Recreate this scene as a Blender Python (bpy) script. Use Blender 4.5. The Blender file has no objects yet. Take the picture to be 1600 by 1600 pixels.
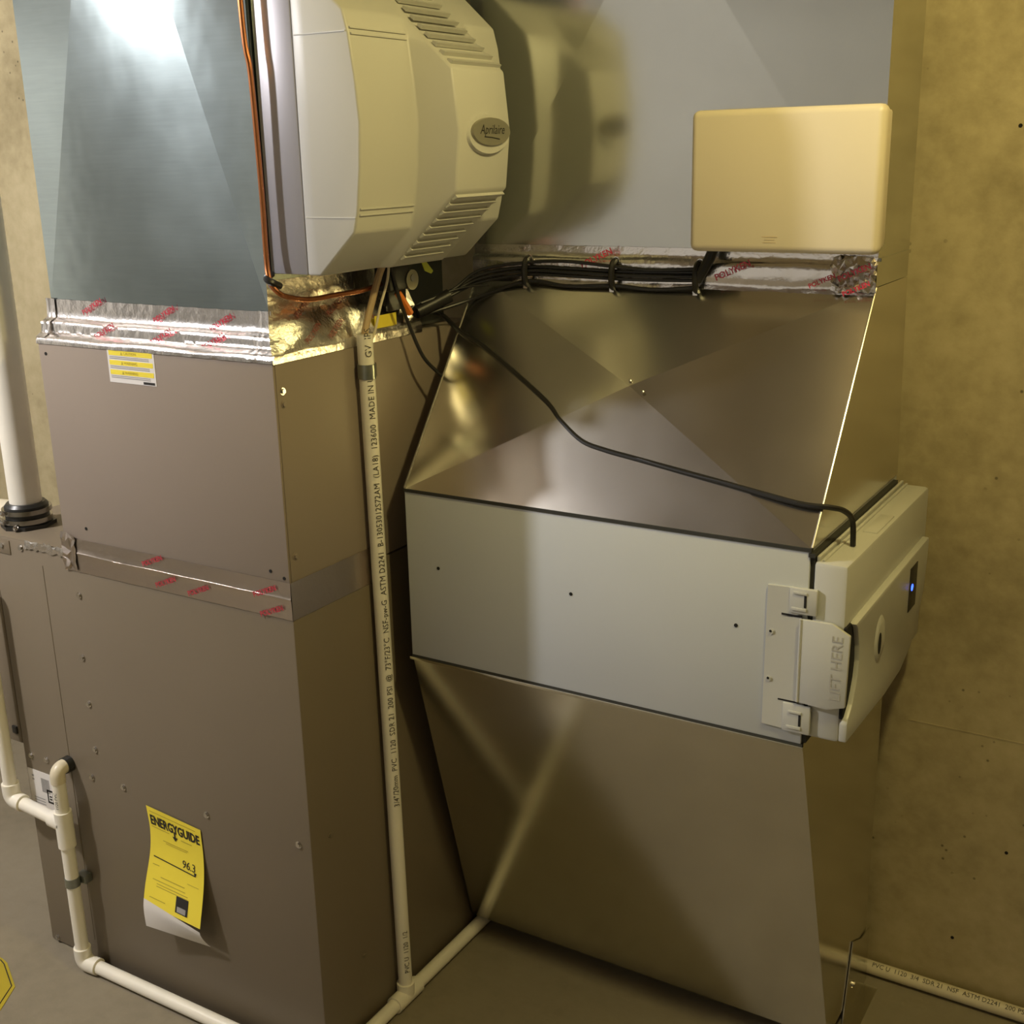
import bpy, bmesh, math, random
from mathutils import Vector, Matrix, noise
random.seed(7)
PI = math.pi
scn = bpy.context.scene
COL = scn.collection

# ------------------------------------------------------------------ camera
def _cam():
    a, p, q = 0.55294, 0.28817, -0.02303
    F = Vector((-math.sin(a)*math.cos(p), math.cos(a)*math.cos(p), -math.sin(p)))
    rt = Vector((math.cos(a), math.sin(a), 0)); up = rt.cross(F)
    R = rt*math.cos(q)+up*math.sin(q); U = -rt*math.sin(q)+up*math.cos(q)
    cd = bpy.data.cameras.new('camera'); co = bpy.data.objects.new('camera', cd); COL.objects.link(co)
    m = Matrix((R, U, -F)).transposed().to_4x4(); m.translation = Vector((1.2516, -1.3531, 1.5748))
    co.matrix_world = m
    cd.sensor_width = 36; cd.sensor_fit = 'HORIZONTAL'; cd.lens = 36*1886.9/1600
    cd.clip_start = .02
    scn.camera = co
_cam()
# ------------------------------------------------------------------ world, lights, exposure
w = bpy.data.worlds.new('world'); scn.world = w; w.use_nodes = True
w.node_tree.nodes['Background'].inputs[0].default_value = (.9, .95, 1, 1)
w.node_tree.nodes['Background'].inputs[1].default_value = 0.0
def bulb(name, loc, power, col, rad):
    l = bpy.data.lights.new(name, 'POINT'); l.energy = power; l.color = col; l.shadow_soft_size = rad
    o = bpy.data.objects.new(name, l); COL.objects.link(o); o.location = loc; return o
LAMP_A = (-1.42, -1.06, 2.235)      # cool bulb in front of the furnace
LAMP_B = (1.22, -0.25, 2.25)       # warm bulb over the return duct
bulb('cool_bulb_light', LAMP_A, 128, (1.0, .98, .99), .055)
bulb('warm_bulb_light', LAMP_B, 37, (1.0, .84, .35), .045)
vs = scn.view_settings
vs.view_transform = 'Standard'; vs.look = 'None'; vs.exposure = 0.0; vs.gamma = 1.0
vs.use_curve_mapping = False

# ------------------------------------------------------------------ materials
def _nt(name):
    m = bpy.data.materials.new(name); m.use_nodes = True
    nt = m.node_tree; b = nt.nodes['Principled BSDF']; return m, nt, b
def ramp(nt, fac, stops):
    r = nt.nodes.new('ShaderNodeValToRGB'); e = r.color_ramp.elements
    while len(e) < len(stops): e.new(.5)
    for el, (p, c) in zip(e, stops):
        el.position = p; el.color = (*c, 1) if len(c) == 3 else c
    nt.links.new(fac, r.inputs[0]); return r.outputs[0]
def coords(nt, scale=(1, 1, 1)):
    t = nt.nodes.new('ShaderNodeNewGeometry'); mp = nt.nodes.new('ShaderNodeMapping')
    mp.inputs['Scale'].default_value = scale
    nt.links.new(t.outputs['Position'], mp.inputs[0]); return mp.outputs[0]
def tex_noise(nt, vec, scale, detail=3, rough=.55):
    n = nt.nodes.new('ShaderNodeTexNoise'); n.inputs['Scale'].default_value = scale
    n.inputs['Detail'].default_value = detail; n.inputs['Roughness'].default_value = rough
    nt.links.new(vec, n.inputs['Vector']); return n.outputs['Fac']
def bump(nt, b, h, strength, dist):
    bp = nt.nodes.new('ShaderNodeBump'); bp.inputs['Strength'].default_value = strength
    bp.inputs['Distance'].default_value = dist
    nt.links.new(h, bp.inputs['Height']); nt.links.new(bp.outputs[0], b.inputs['Normal'])
def mul(c, k): return tuple(min(1, x*k) for x in c)
def paint(name, col, rough=.45, var=.06, scale=6, bumps=0, metallic=0, spec=.5):
    m, nt, b = _nt(name); v = coords(nt)
    n = tex_noise(nt, v, scale)
    nt.links.new(ramp(nt, n, [(.3, mul(col, 1-var)), (.7, mul(col, 1+var))]), b.inputs['Base Color'])
    b.inputs['Roughness'].default_value = rough; b.inputs['Metallic'].default_value = metallic
    b.inputs['Specular IOR Level'].default_value = spec
    if bumps: bump(nt, b, tex_noise(nt, v, 180, 2), bumps, .001)
    return m
def galv(name, col, rough, aniso=.0, streak=.12, stretch=(14, 14, 260), bstr=.05, rot=.25):
    m, nt, b = _nt(name)
    v = coords(nt, stretch); n = tex_noise(nt, v, 1, 4, .65)
    v2 = coords(nt); n2 = tex_noise(nt, v2, 5, 3)
    mx = nt.nodes.new('ShaderNodeMath'); mx.operation = 'MULTIPLY_ADD'
    nt.links.new(n, mx.inputs[0]); mx.inputs[1].default_value = .55
    nt.links.new(n2, mx.inputs[2])
    nt.links.new(ramp(nt, mx.outputs[0], [(.45, mul(col, 1-streak)), (1.0, mul(col, 1+streak))]), b.inputs['Base Color'])
    rr = nt.nodes.new('ShaderNodeMapRange'); rr.inputs[3].default_value = rough*.8; rr.inputs[4].default_value = rough*1.2
    nt.links.new(n2, rr.inputs[0]); nt.links.new(rr.outputs[0], b.inputs['Roughness'])
    b.inputs['Metallic'].default_value = 1
    if aniso:
        b.inputs['Anisotropic'].default_value = aniso; b.inputs['Anisotropic Rotation'].default_value = rot
        tg = nt.nodes.new('ShaderNodeTangent'); tg.direction_type = 'RADIAL'; tg.axis = 'Z'
        nt.links.new(tg.outputs[0], b.inputs['Tangent'])
    if bstr: bump(nt, b, n2, bstr, .02)
    return m
def foil_mat(name, col, rough):
    m, nt, b = _nt(name); v = coords(nt)
    b.inputs['Base Color'].default_value = (*col, 1); b.inputs['Metallic'].default_value = 1
    b.inputs['Roughness'].default_value = rough
    n = tex_noise(nt, v, 55, 4, .6); bump(nt, b, n, .22, .006)
    return m
def concrete(name, dark, mid, light, pits=True, seam=None):
    m, nt, b = _nt(name); v = coords(nt)
    n = tex_noise(nt, v, 2.2, 6, .62); n2 = tex_noise(nt, v, 26, 4, .6)
    mx = nt.nodes.new('ShaderNodeMath'); mx.operation = 'MULTIPLY_ADD'
    nt.links.new(n2, mx.inputs[0]); mx.inputs[1].default_value = .45; nt.links.new(n, mx.inputs[2])
    c = ramp(nt, mx.outputs[0], [(.45, dark), (.72, mid), (1.0, light)])
    if pits:
        vo = nt.nodes.new('ShaderNodeTexVoronoi'); vo.inputs['Scale'].default_value = 34
        nt.links.new(v, vo.inputs['Vector'])
        pr = ramp(nt, vo.outputs['Distance'], [(.05, (.35, .35, .35)), (.12, (1, 1, 1))])
        n3 = tex_noise(nt, v, 7, 3); gate = ramp(nt, n3, [(.52, (1, 1, 1)), (.60, (0, 0, 0))])
        mm = nt.nodes.new('ShaderNodeMix'); mm.data_type = 'RGBA'; mm.blend_type = 'LIGHTEN'; mm.inputs[0].default_value = 1
        nt.links.new(pr, mm.inputs[6]); nt.links.new(gate, mm.inputs[7])
        m2 = nt.nodes.new('ShaderNodeMix'); m2.data_type = 'RGBA'; m2.blend_type = 'MULTIPLY'; m2.inputs[0].default_value = 1
        nt.links.new(c, m2.inputs[6]); nt.links.new(mm.outputs[2], m2.inputs[7]); c = m2.outputs[2]
    nt.links.new(c, b.inputs['Base Color'])
    b.inputs['Roughness'].default_value = .85
    bump(nt, b, mx.outputs[0], .25, .01)
    return m
def glow(name, col, s):
    m, nt, b = _nt(name); b.inputs['Base Color'].default_value = (*col, 1)
    b.inputs['Emission Color'].default_value = (*col, 1); b.inputs['Emission Strength'].default_value = s
    return m
M = dict(
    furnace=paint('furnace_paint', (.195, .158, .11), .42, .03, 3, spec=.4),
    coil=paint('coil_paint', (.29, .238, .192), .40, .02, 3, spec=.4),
    plenum=galv('brushed_galvanized', (.41, .48, .49), .16, .78),
    duct=galv('duct_galvanized', (.62, .63, .60), .15, 0, .06, (3, 3, 3), .03),
    transition=galv('transition_galvanized', (.72, .70, .65), .215, 0, .08, (3, 3, 3), .02),
    boot=galv('boot_galvanized', (.66, .64, .56), .18, 0, .06, (3, 3, 3), .02),
    foil=foil_mat('aluminium_foil', (.80, .77, .76), .22),
    foil_room_tint=foil_mat('dull_foil_room_tint', (.56, .49, .44), .3),  # brown tint puts the mirrored floor and room into the colour
    humid_base=paint('grey_sheet_metal', (.34, .33, .36), .4, .04, 5, metallic=.3),
    cream=paint('cream_plastic', (.56, .55, .50), .42, .015, 3),
    cover_white=paint('air_cleaner_plastic', (.53, .53, .485), .38, .015, 3),
    cabinet=paint('white_enamel_steel', (.565, .59, .60), .4, .02, 3),
    beige=paint('beige_plastic', (.76, .67, .495), .4, .015, 4),
    pvc=paint('white_pvc', (.88, .84, .73), .35, .03, 14),
    cpvc=paint('aged_pvc', (.70, .63, .47), .35, .04, 14),
    copper=paint('copper_tube', (.62, .24, .10), .25, .1, 20, metallic=1),
    black=paint('black_plastic', (.012, .011, .010), .42, .1, 20),
    rubber=paint('black_rubber', (.02, .02, .018), .35, .1, 20),
    chrome=paint('steel', (.62, .60, .57), .2, .05, 40, metallic=1),
    strap=paint('grey_strap', (.30, .32, .29), .3, .1, 40, metallic=.8),
    hole=paint('dark_hole', (.008, .007, .006), .9, 0),
    gasket_and_gap=paint('dark_gasket_and_gap', (.03, .03, .024), .7, .1),
    yellow=paint('yellow_paper', (.90, .74, .06), .6, .03, 10),
    yellow_card=paint('yellow_card_print', (.42, .33, .015), .6, .05, 10),
    paper=paint('white_paper', (.76, .73, .70), .6, .03, 12),
    ink=paint('black_ink', (.02, .018, .015), .7, 0),
    grey_ink=paint('grey_ink', (.34, .33, .32), .7, 0),
    dim_ink=paint('faded_ink', (.52, .42, .05), .7, 0),
    pipe_ink=paint('pipe_print', (.07, .06, .045), .7, 0),
    red_ink=paint('red_ink', (.62, .03, .07), .35, .1, 60),
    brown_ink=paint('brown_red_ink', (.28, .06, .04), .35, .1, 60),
    foil_red=paint('red_foil_print', (.70, .06, .10), .3, .1, 60, metallic=.5),
    emboss_shade=paint('shaded_emboss_plastic', (.42, .40, .34), .5, 0),  # darker copy of the cover plastic, paints relief shade onto flat lettering
    badge=paint('grey_badge', (.34, .32, .24), .3, .03, metallic=.4),
    orange=paint('orange_wire', (.75, .20, .02), .4, .05),
    lime=paint('lime_tag', (.55, .60, .06), .5, .05),
    tan=paint('tan_hose', (.50, .36, .20), .4, .05),
    led=glow('blue_led', (.02, .06, 1.0), 7),
    concrete=concrete('poured_concrete', (.27, .22, .115), (.43, .36, .205), (.55, .47, .285)),
    floor=concrete('floor_concrete', (.20, .172, .118), (.25, .215, .15), (.28, .245, .175), False),
    room=concrete('grey_wall', (.26, .255, .24), (.33, .325, .30), (.38, .37, .34), False),
    white_wall=paint('white_door_paint', (.80, .79, .74), .5, .02),
    drywall=paint('pale_drywall', (.62, .61, .56), .7, .03),
    wood=paint('joist_wood', (.30, .23, .16), .7, .15, 9),
    deck=paint('subfloor', (.42, .37, .31), .8, .12, 5),
    porcelain=paint('porcelain', (.8, .78, .72), .3, .01),
)

# ------------------------------------------------------------------ mesh helpers
def nbm(): return bmesh.new()
def add_box(bm, lo, hi, bev=0, seg=2):
    r = bmesh.ops.create_cube(bm, size=1)
    vs_ = r['verts']
    for v in vs_:
        v.co = Vector([lo[i]+(hi[i]-lo[i])*(v.co[i]+.5) for i in range(3)])
    if bev:
        es = list({e for v in vs_ for e in v.link_edges})
        bmesh.ops.bevel(bm, geom=es, offset=bev, segments=seg, profile=.5, affect='EDGES', clamp_overlap=True)
    return bm
def B(lo, hi, bev=0, seg=2): return add_box(nbm(), lo, hi, bev, seg)
def hexa(bm, bot, top):
    vb = [bm.verts.new(p) for p in bot]; vt = [bm.verts.new(p) for p in top]
    n = len(vb)
    bm.faces.new(vb[::-1]); bm.faces.new(vt)
    for i in range(n): bm.faces.new((vb[i], vb[(i+1) % n], vt[(i+1) % n], vt[i]))
    return bm
def prism(bm, poly, axis, a, b, bev=0):
    """poly: 2D points; axis x -> (y,z), y -> (x,z), z -> (x,y)"""
    def P(p, h):
        return {'x': (h, p[0], p[1]), 'y': (p[0], h, p[1]), 'z': (p[0], p[1], h)}[axis]
    n0 = len(bm.verts)
    v0 = [bm.verts.new(P(p, a)) for p in poly]; v1 = [bm.verts.new(P(p, b)) for p in poly]
    n = len(poly); fs = [bm.faces.new(v0[::-1]), bm.faces.new(v1)]
    for i in range(n): fs.append(bm.faces.new((v0[i], v0[(i+1) % n], v1[(i+1) % n], v1[i])))
    bmesh.ops.recalc_face_normals(bm, faces=fs)
    if bev:
        es = list({e for f in fs for e in f.edges})
        bmesh.ops.bevel(bm, geom=es, offset=bev, segments=2, profile=.5, affect='EDGES', clamp_overlap=True)
    return bm
def smooth_path(pts, k=6):
    pts = [Vector(p) for p in pts]; out = []
    for i in range(len(pts)-1):
        p0 = pts[max(0, i-1)]; p1 = pts[i]; p2 = pts[i+1]; p3 = pts[min(len(pts)-1, i+2)]
        for j in range(k):
            t = j/k
            out.append(.5*((2*p1)+(p2-p0)*t+(2*p0-5*p1+4*p2-p3)*t*t+(3*p1-p0-3*p2+p3)*t**3))
    out.append(pts[-1]); return out
def add_tube(bm, pts, r, seg=12, cap=True, radii=None):
    pts = [Vector(p) for p in pts]; n = len(pts)
    tan = [(pts[min(i+1, n-1)]-pts[max(i-1, 0)]).normalized() for i in range(n)]
    ref = Vector((0, 0, 1)) if abs(tan[0].z) < .9 else Vector((1, 0, 0))
    nrm = (ref-tan[0]*ref.dot(tan[0])).normalized(); rings = []
    for i in range(n):
        nrm = (nrm-tan[i]*nrm.dot(tan[i])).normalized(); bi = tan[i].cross(nrm)
        rr = radii[i] if radii else r
        rings.append([bm.verts.new(pts[i]+(nrm*math.cos(2*PI*k/seg)+bi*math.sin(2*PI*k/seg))*rr) for k in range(seg)])
    for a, b in zip(rings, rings[1:]):
        for k in range(seg): bm.faces.new((a[k], a[(k+1) % seg], b[(k+1) % seg], b[k]))
    if cap: bm.faces.new(rings[0][::-1]); bm.faces.new(rings[-1])
    return bm
def T(pts, r, seg=14, sm=0, radii=None):
    return add_tube(nbm(), smooth_path(pts, sm) if sm else pts, r, seg, True, radii)
def elbow_pts(a, c, b, rad, n=7):
    """path a -> corner c -> b rounded with radius rad"""
    a, c, b = Vector(a), Vector(c), Vector(b)
    d1 = (a-c).normalized(); d2 = (b-c).normalized()
    p1 = c+d1*rad; p2 = c+d2*rad; out = [a]
    for i in range(n+1):
        t = i/n; out.append(p1*(1-t)**2+c*2*t*(1-t)+p2*t*t)
    out.append(b); return out
def disc(bm, c, n, r, h, seg=12, dome=0):
    c, n = Vector(c), Vector(n).normalized()
    pts = [c, c+n*h] if not dome else [c, c+n*h*.5, c+n*h*.85, c+n*h]
    rad = [r, r] if not dome else [r, r*.92, r*.6, r*.15]
    return add_tube(bm, pts, r, seg, True, rad)
def link(name, bm, mat, root=None, parent=None, sharp=35):
    """world-space bmesh -> mesh object; as a part it is re-based on its thing's origin"""
    bmesh.ops.recalc_face_normals(bm, faces=bm.faces[:])
    if root is not None: bmesh.ops.translate(bm, verts=bm.verts[:], vec=-Vector(root.location))
    me = bpy.data.meshes.new(name); bm.to_mesh(me); bm.free()
    me.materials.append(M[mat] if isinstance(mat, str) else mat)
    me.shade_smooth(); me.set_sharp_from_angle(angle=math.radians(sharp))
    o = bpy.data.objects.new(name, me); COL.objects.link(o)
    par = parent or root
    if par is not None: o.parent = par
    return o
def thing(name, label, cat, loc, group=None):
    o = bpy.data.objects.new(name, None); COL.objects.link(o); o.location = loc; o.empty_display_size = .05
    o['label'] = label; o['category'] = cat
    if group: o['group'] = group
    return o
def tag(o, label, cat, group=None):
    o['label'] = label; o['category'] = cat
    if group: o['group'] = group
    return o
def struct(name, bm, mat):
    o = link(name, bm, mat); o['kind'] = 'structure'; return o
_FONT = {}
def text_bm(s, size, fn, align='CENTER', shear=0, spacing=1, bold=0):
    """flat lettering; fn maps (u, v) on the printed surface to a world point"""
    cu = bpy.data.curves.new('lettering', 'FONT'); cu.body = s; cu.size = size; cu.align_x = align; cu.align_y = 'CENTER'
    cu.shear = shear; cu.space_character = spacing; cu.resolution_u = 2; cu.offset = bold
    ob = bpy.data.objects.new('lettering', cu); COL.objects.link(ob)
    dg = bpy.context.evaluated_depsgraph_get()
    me = bpy.data.meshes.new_from_object(ob.evaluated_get(dg))
    bm = nbm(); bm.from_mesh(me)
    bpy.data.objects.remove(ob); bpy.data.curves.remove(cu); bpy.data.meshes.remove(me)
    for v in bm.verts: v.co = Vector(fn(v.co.x, v.co.y))
    return bm
def on_front(cx, y, cz, ang=0):
    ca, sa = math.cos(ang), math.sin(ang)
    return lambda u, v: (cx+u*ca-v*sa, y, cz+u*sa+v*ca)
def und(y, z):
    # slow buckling of the slanted tape face
    k = max(0, min(1, (1.372-z)/.082)); return .0042*math.sin(PI*k)*(math.sin(2*PI*(y-.042)/.165)+.25)
def on_slant(cy, cz, ang):
    # the tape face that widens from plenum to coil cabinet
    ca, sa = math.cos(ang), math.sin(ang)
    def fn(u, v):
        z = cz+u*sa+v*ca; k = max(0, min(1, (1.349-z)/.0577)); y = cy+u*ca-v*sa; return (-.0288+k*.0294+.0024+und(y, z), y, z)
    return fn
def on_side(x, cy, cz, ang=0):
    ca, sa = math.cos(ang), math.sin(ang)
    return lambda u, v: (x, cy+u*ca-v*sa, cz+u*sa+v*ca)
def screw(root, c, n, r=.0045, h=.003, mat='chrome', name='screw', parent=None):
    bm = nbm(); disc(bm, c, n, r*1.5, h*.35, 12); disc(bm, Vector(c)+Vector(n)*h*.3, n, r, h, 6)
    return link(name, bm, mat, root, parent)
def rect_front(x0, x1, z0, z1, y, t=.0006): return B((x0, y-t, z0), (x1, y, z1))

# ------------------------------------------------------------------ the room
YW = .765; CEIL = 2.52; X0R, X1R, Y0R = -3.05, 4.2, -3.5
struct('floor', B((X0R-.1, Y0R-.1, -.1), (X1R+.1, YW+.1, 0)), 'floor')
wb = struct('wall_back', B((X0R-.1, YW, -.0), (X1R+.1, YW+.12, CEIL)), 'concrete')
struct('wall_left', B((X0R-.1, Y0R, 0), (X0R, YW, CEIL)), 'room')
struct('wall_right', B((X1R, Y0R, 0), (X1R+.1, YW, CEIL)), 'concrete')
struct('wall_front', B((X0R-.1, Y0R-.1, 0), (X1R+.1, Y0R, CEIL)), 'drywall')
ce = struct('ceiling', B((X0R-.1, Y0R-.1, CEIL), (X1R+.1, YW+.1, CEIL+.05)), 'deck')
jm = None
for i in range(17):
    x = X0R+.25+i*.42
    bm = B((x-.019, Y0R, CEIL-.14), (x+.019, YW, CEIL))
    o = link('joist', bm, 'wood'); o.parent = ce
# unseen white door added on the left wall, a pale reflection for the plenum
dr = struct('added_door', B((X0R, -2.06, 0), (X0R+.04, -1.25, 2.1), .004), 'white_wall')
for z0, z1 in ((.2, .95), (1.1, 1.95)):
    for y0, y1 in ((-1.98, -1.70), (-1.61, -1.33)):
        o = link('door_panel', B((X0R+.04, y0, z0), (X0R+.046, y1, z1), .003), 'white_wall'); o.parent = dr
bm = nbm(); disc(bm, (X0R+.04, -1.97, 1.0), (1, 0, 0), .012, .05, 12); bmesh.ops.create_uvsphere(bm, u_segments=12, v_segments=8, radius=.028, matrix=Matrix.Translation((X0R+.10, -1.97, 1.0)))
o = link('door_knob', bm, 'chrome'); o.parent = dr
# form seam and tie marks of the back wall
o = link('form_seam', B((.80, YW-.0008, .549), (X1R, YW, .5515)), 'concrete'); o.parent = wb
for (x, z) in ((.992, .327), (.913, .118), (.90, 1.60)):
    bm = nbm(); disc(bm, (x, YW, z), (0, -1, 0), .0032, .0008, 10); o = link('tie_mark', bm, 'hole'); o.parent = wb
# lamp holders over the bulbs
for nm, L, lab in (('lamp_holder', LAMP_A, 'white porcelain lamp holder hanging in front of the furnace'),
                   ('lamp_holder', LAMP_B, 'white porcelain lamp holder hanging beside the return duct')):
    t = thing(nm, lab, 'lamp', (L[0], L[1], CEIL), 'bare bulb lamps')
    link('ceiling_plate', T([(L[0], L[1], CEIL), (L[0], L[1], CEIL-.02)], .06, 20), 'porcelain', t)
    link('socket', T([(L[0], L[1], CEIL-.02), (L[0], L[1], CEIL-.12), (L[0], L[1], L[2]+.06)], .02, 16), 'porcelain', t)

# ------------------------------------------------------------------ furnace
FX = -.7526; FZ = .9
fu = thing('furnace', 'tall taupe metal furnace cabinet standing on the concrete floor', 'furnace', (-.4, .25, 0))
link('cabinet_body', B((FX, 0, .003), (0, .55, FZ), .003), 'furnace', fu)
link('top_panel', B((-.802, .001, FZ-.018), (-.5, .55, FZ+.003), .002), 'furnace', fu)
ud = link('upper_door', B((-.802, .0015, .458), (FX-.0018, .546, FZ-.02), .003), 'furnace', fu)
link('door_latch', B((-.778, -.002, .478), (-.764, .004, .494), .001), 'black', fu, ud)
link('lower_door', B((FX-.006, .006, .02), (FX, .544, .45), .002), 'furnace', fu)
link('corner_bracket', B((-.737, -.0015, .868), (-.700, 0, .896), .0005), 'furnace', fu)
link('panel_seam', B((-.6125, -.0007, .05), (-.6112, 0, .86)), 'furnace', fu)
for (x, z) in ((-.5177, .8183), (-.532, .6924), (-.5315, .5971), (-.5304, .5024), (-.5508, .4382), (-.4629, .4401),
               (-.7305, .4389), (-.6833, .4411), (-.2454, .444), (-.0277, .4488), (-.733, .012), (-.668, .887), (-.722, .884)):
    screw(fu, (x, 0, z), (0, -1, 0))
for (y, z) in ((.05, .45), (.12, .16)): screw(fu, (0, y, z), (1, 0, 0), .004, .002, 'furnace')
# rating label with its little barcode marks
lb = link('barcode_label', rect_front(-.7485, -.640, .322, .408, 0), 'paper', fu)
bmk = nbm()
for i in range(7): add_box(bmk, (-.710+.0036*i, -.0011, .363), (-.7078+.0036*i, -.0007, .394))
for i in range(3): add_box(bmk, (-.737, -.0011, .345-.006*i), (-.705, -.0007, .3468-.006*i))
for i in range(2): add_box(bmk, (-.737, -.0011, .392-.008*i), (-.731, -.0007, .396-.008*i))
link('printed_marks', bmk, 'grey_ink', fu, lb)['kind'] = 'stuff'
bmk = nbm()
for lo, hi in (((-.696, .342), (-.693, .372)), ((-.680, .342), (-.677, .372)), ((-.696, .342), (-.677, .346)), ((-.696, .368), (-.677, .372)), ((-.690, .350), (-.683, .353)), ((-.690, .356), (-.683, .359))):
    add_box(bmk, (lo[0], -.0011, lo[1]), (hi[0], -.0007, hi[1]))
link('printed_symbol', bmk, 'ink', fu, lb)

# coil cabinet
CX = -.5357; CZ = 1.2824
co = thing('coil_cabinet', 'grey brown coil cabinet sitting on top of the furnace', 'cabinet', (-.27, .25, FZ))
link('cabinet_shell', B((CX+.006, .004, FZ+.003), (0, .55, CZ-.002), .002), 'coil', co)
link('access_panel', B((CX-.004, 0, FZ+.006), (-.0015, .0045, CZ), .0015), 'coil', co)
link('side_flange', B((CX-.014, .012, FZ+.03), (CX+.006, .05, CZ-.03), .001), 'coil', co)
for (x, z) in ((-.522, 1.262), (-.475, .952), (-.040, .943), (-.012, .935)):
    bm = nbm(); disc(bm, (x, 0, z), (0, -1, 0), .003, .0008, 10); link('pilot_hole', bm, 'hole', co)
for z in (1.235, 1.215, .97):
    screw(co, (0, .016, z), (1, 0, 0), .004, .003, 'coil' if z < 1.22 else 'chrome')
wl = link('warning_label', rect_front(-.3655, -.2555, 1.2250, 1.2795, 0), 'paper', co)
for i, (z0, z1, tl) in enumerate(((1.2705, 1.2785, 'CAUTION'), (1.2545, 1.2625, 'WARNING'), (1.2385, 1.2465, 'WARNING'))):
    st = link('yellow_bar', rect_front(-.3615, -.2595, z0, z1, -.0006, .0003), 'yellow', co, wl)
    bw = text_bm(tl, .0065, on_front(-.311, -.0013, (z0+z1)/2)); link('printed_word', bw, 'dim_ink', co, wl)
    bt = nbm(); prism(bt, [(-.3335, z0+.0015), (-.3285, z0+.0015), (-.331, z1-.0015)], 'y', -.0013, -.0009); link('printed_triangle', bt, 'dim_ink', co, wl)
bmk = nbm()
for z in (1.2675, 1.2648, 1.2518, 1.2490, 1.2358, 1.2330):
    add_box(bmk, (-.360, -.0010, z), (-.268, -.0007, z+.0012))
link('printed_lines', bmk, 'grey_ink', co, wl)['kind'] = 'stuff'
link('printed_block', B((-.285, -.0011, 1.2265), (-.259, -.0007, 1.2305)), 'ink', co, wl)

# supply plenum
PX0, PX1, PY = -.5339, -.0308, .0344
sp = thing('supply_plenum', 'tall brushed galvanized supply plenum rising above the coil cabinet', 'duct', (-.28, .26, CZ))
bm = nbm(); PZ0, PZ1 = CZ-.001, CEIL-.14
fr_ = [bm.verts.new(p) for p in ((PX0, PY, PZ0), (PX1, PY, PZ0), (PX1, PY, PZ1), (PX0, PY, PZ1))]
bk_ = [bm.verts.new(p) for p in ((PX0, .50, PZ0), (PX1, .50, PZ0), (PX1, .50, PZ1), (PX0, .50, PZ1))]
cc = bm.verts.new((-.29, PY-.008, 2.14))
lf_ = [bm.verts.new(p) for p in ((PX0, PY, 1.35), (PX1, PY, 1.35))]
bm.faces.new((fr_[0], fr_[1], lf_[1], lf_[0]))
bm.faces.new((lf_[0], lf_[1], cc)); bm.faces.new((lf_[1], fr_[2], cc)); bm.faces.new((fr_[2], fr_[3], cc)); bm.faces.new((fr_[3], lf_[0], cc))
bm.faces.new((fr_[1], bk_[1], bk_[2], fr_[2], lf_[1])); bm.faces.new((bk_[1], bk_[0], bk_[3], bk_[2])); bm.faces.new((bk_[0], fr_[0], lf_[0], fr_[3], bk_[3]))
bm.faces.new((fr_[3], fr_[2], bk_[2], bk_[3])); bm.faces.new((bk_[0], bk_[1], fr_[1], fr_[0]))
link('plenum_box', bm, 'plenum', sp, sharp=.5)
link('standing_seam', B((PX0-.008, PY+.008, CZ+.002), (PX0, PY+.012, CEIL-.14)), 'plenum', sp)
link('corner_seam', B((PX1, PY+.002, 1.39), (PX1+.002, PY+.004, CEIL-.14)), 'plenum', sp)

# ------------------------------------------------------------------ foil tape
def tape_front(x0, x1, prof, nx=90, amp=.0011, xe=None):
    bm = nbm(); rows = []
    for i in range(nx+1):
        r = []
        for j, (y, z) in enumerate(prof):
            x = x0+((xe(y) if xe else x1)-x0)*i/nx
            k = noise.noise(Vector((x*38, z*70, 3.1)))+.6*noise.noise(Vector((x*110, z*90, 7)))
            dz = noise.noise(Vector((x*9, 0, j*.4)))*.0022 if 0 < j < len(prof)-1 else noise.noise(Vector((x*60, j, 0)))*.0006
            r.append(bm.verts.new((x, y-abs(k)*amp, z+dz)))
        rows.append(r)
    for a, b in zip(rows, rows[1:]):
        for j in range(len(prof)-1): bm.faces.new((a[j], b[j], b[j+1], a[j+1]))
    return bm
def tape_side(y0, y1, prof, ny=60, amp=.0011, ys=None):
    bm = nbm(); rows = []
    for i in range(ny+1):
        r = []
        for j, (x, z) in enumerate(prof):
            ya = ys(x) if ys else y0; y = ya+(y1-ya)*i/ny
            k = noise.noise(Vector((y*38, z*70, 9.1)))+.6*noise.noise(Vector((y*110, z*90, 2)))
            dz = noise.noise(Vector((y*9, 4, j*.4)))*.002 if 0 < j < len(prof)-1 else 0
            r.append(bm.verts.new((x+abs(k)*amp+(und(y, z) if ys else 0), y, z+dz)))
        rows.append(r)
    for a, b in zip(rows, rows[1:]):
        for j in range(len(prof)-1): bm.faces.new((a[j], a[j+1], b[j+1], b[j]))
    return bm
def dens(prof, n=3):
    out = []
    for (a, b), (c, d) in zip(prof, prof[1:]):
        for k in range(n): out.append((a+(c-a)*k/n, b+(d-b)*k/n))
    out.append(prof[-1]); return out
tp = thing('foil_tape', 'crinkled foil tape with red lettering sealing the plenum to the coil cabinet', 'tape', (-.28, .02, 1.31))
pf = dens([(.0335, 1.352), (.0325, 1.322), (.020, 1.313), (.018, 1.298), (.002, 1.290), (-.0012, 1.2845), (-.0012, 1.279)])
link('front_strip', tape_front(PX0-.008, -.024, pf, xe=lambda y: -.0308*max(0, min(1, y/.0335))+.0015), 'foil', tp, sharp=60)
ps = dens([(PX1+.0012, 1.398), (PX1+.002, 1.349), (-.0185, 1.3288), (-.0085, 1.3092), (.0006, 1.2913), (.0012, 1.2845), (.0012, 1.278)])
link('side_strip', tape_side(.030, .385, ps, amp=.0006, ys=lambda x: .0335*max(0, min(1, -x/.0308))-.0015), 'foil', tp, sharp=60)
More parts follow.
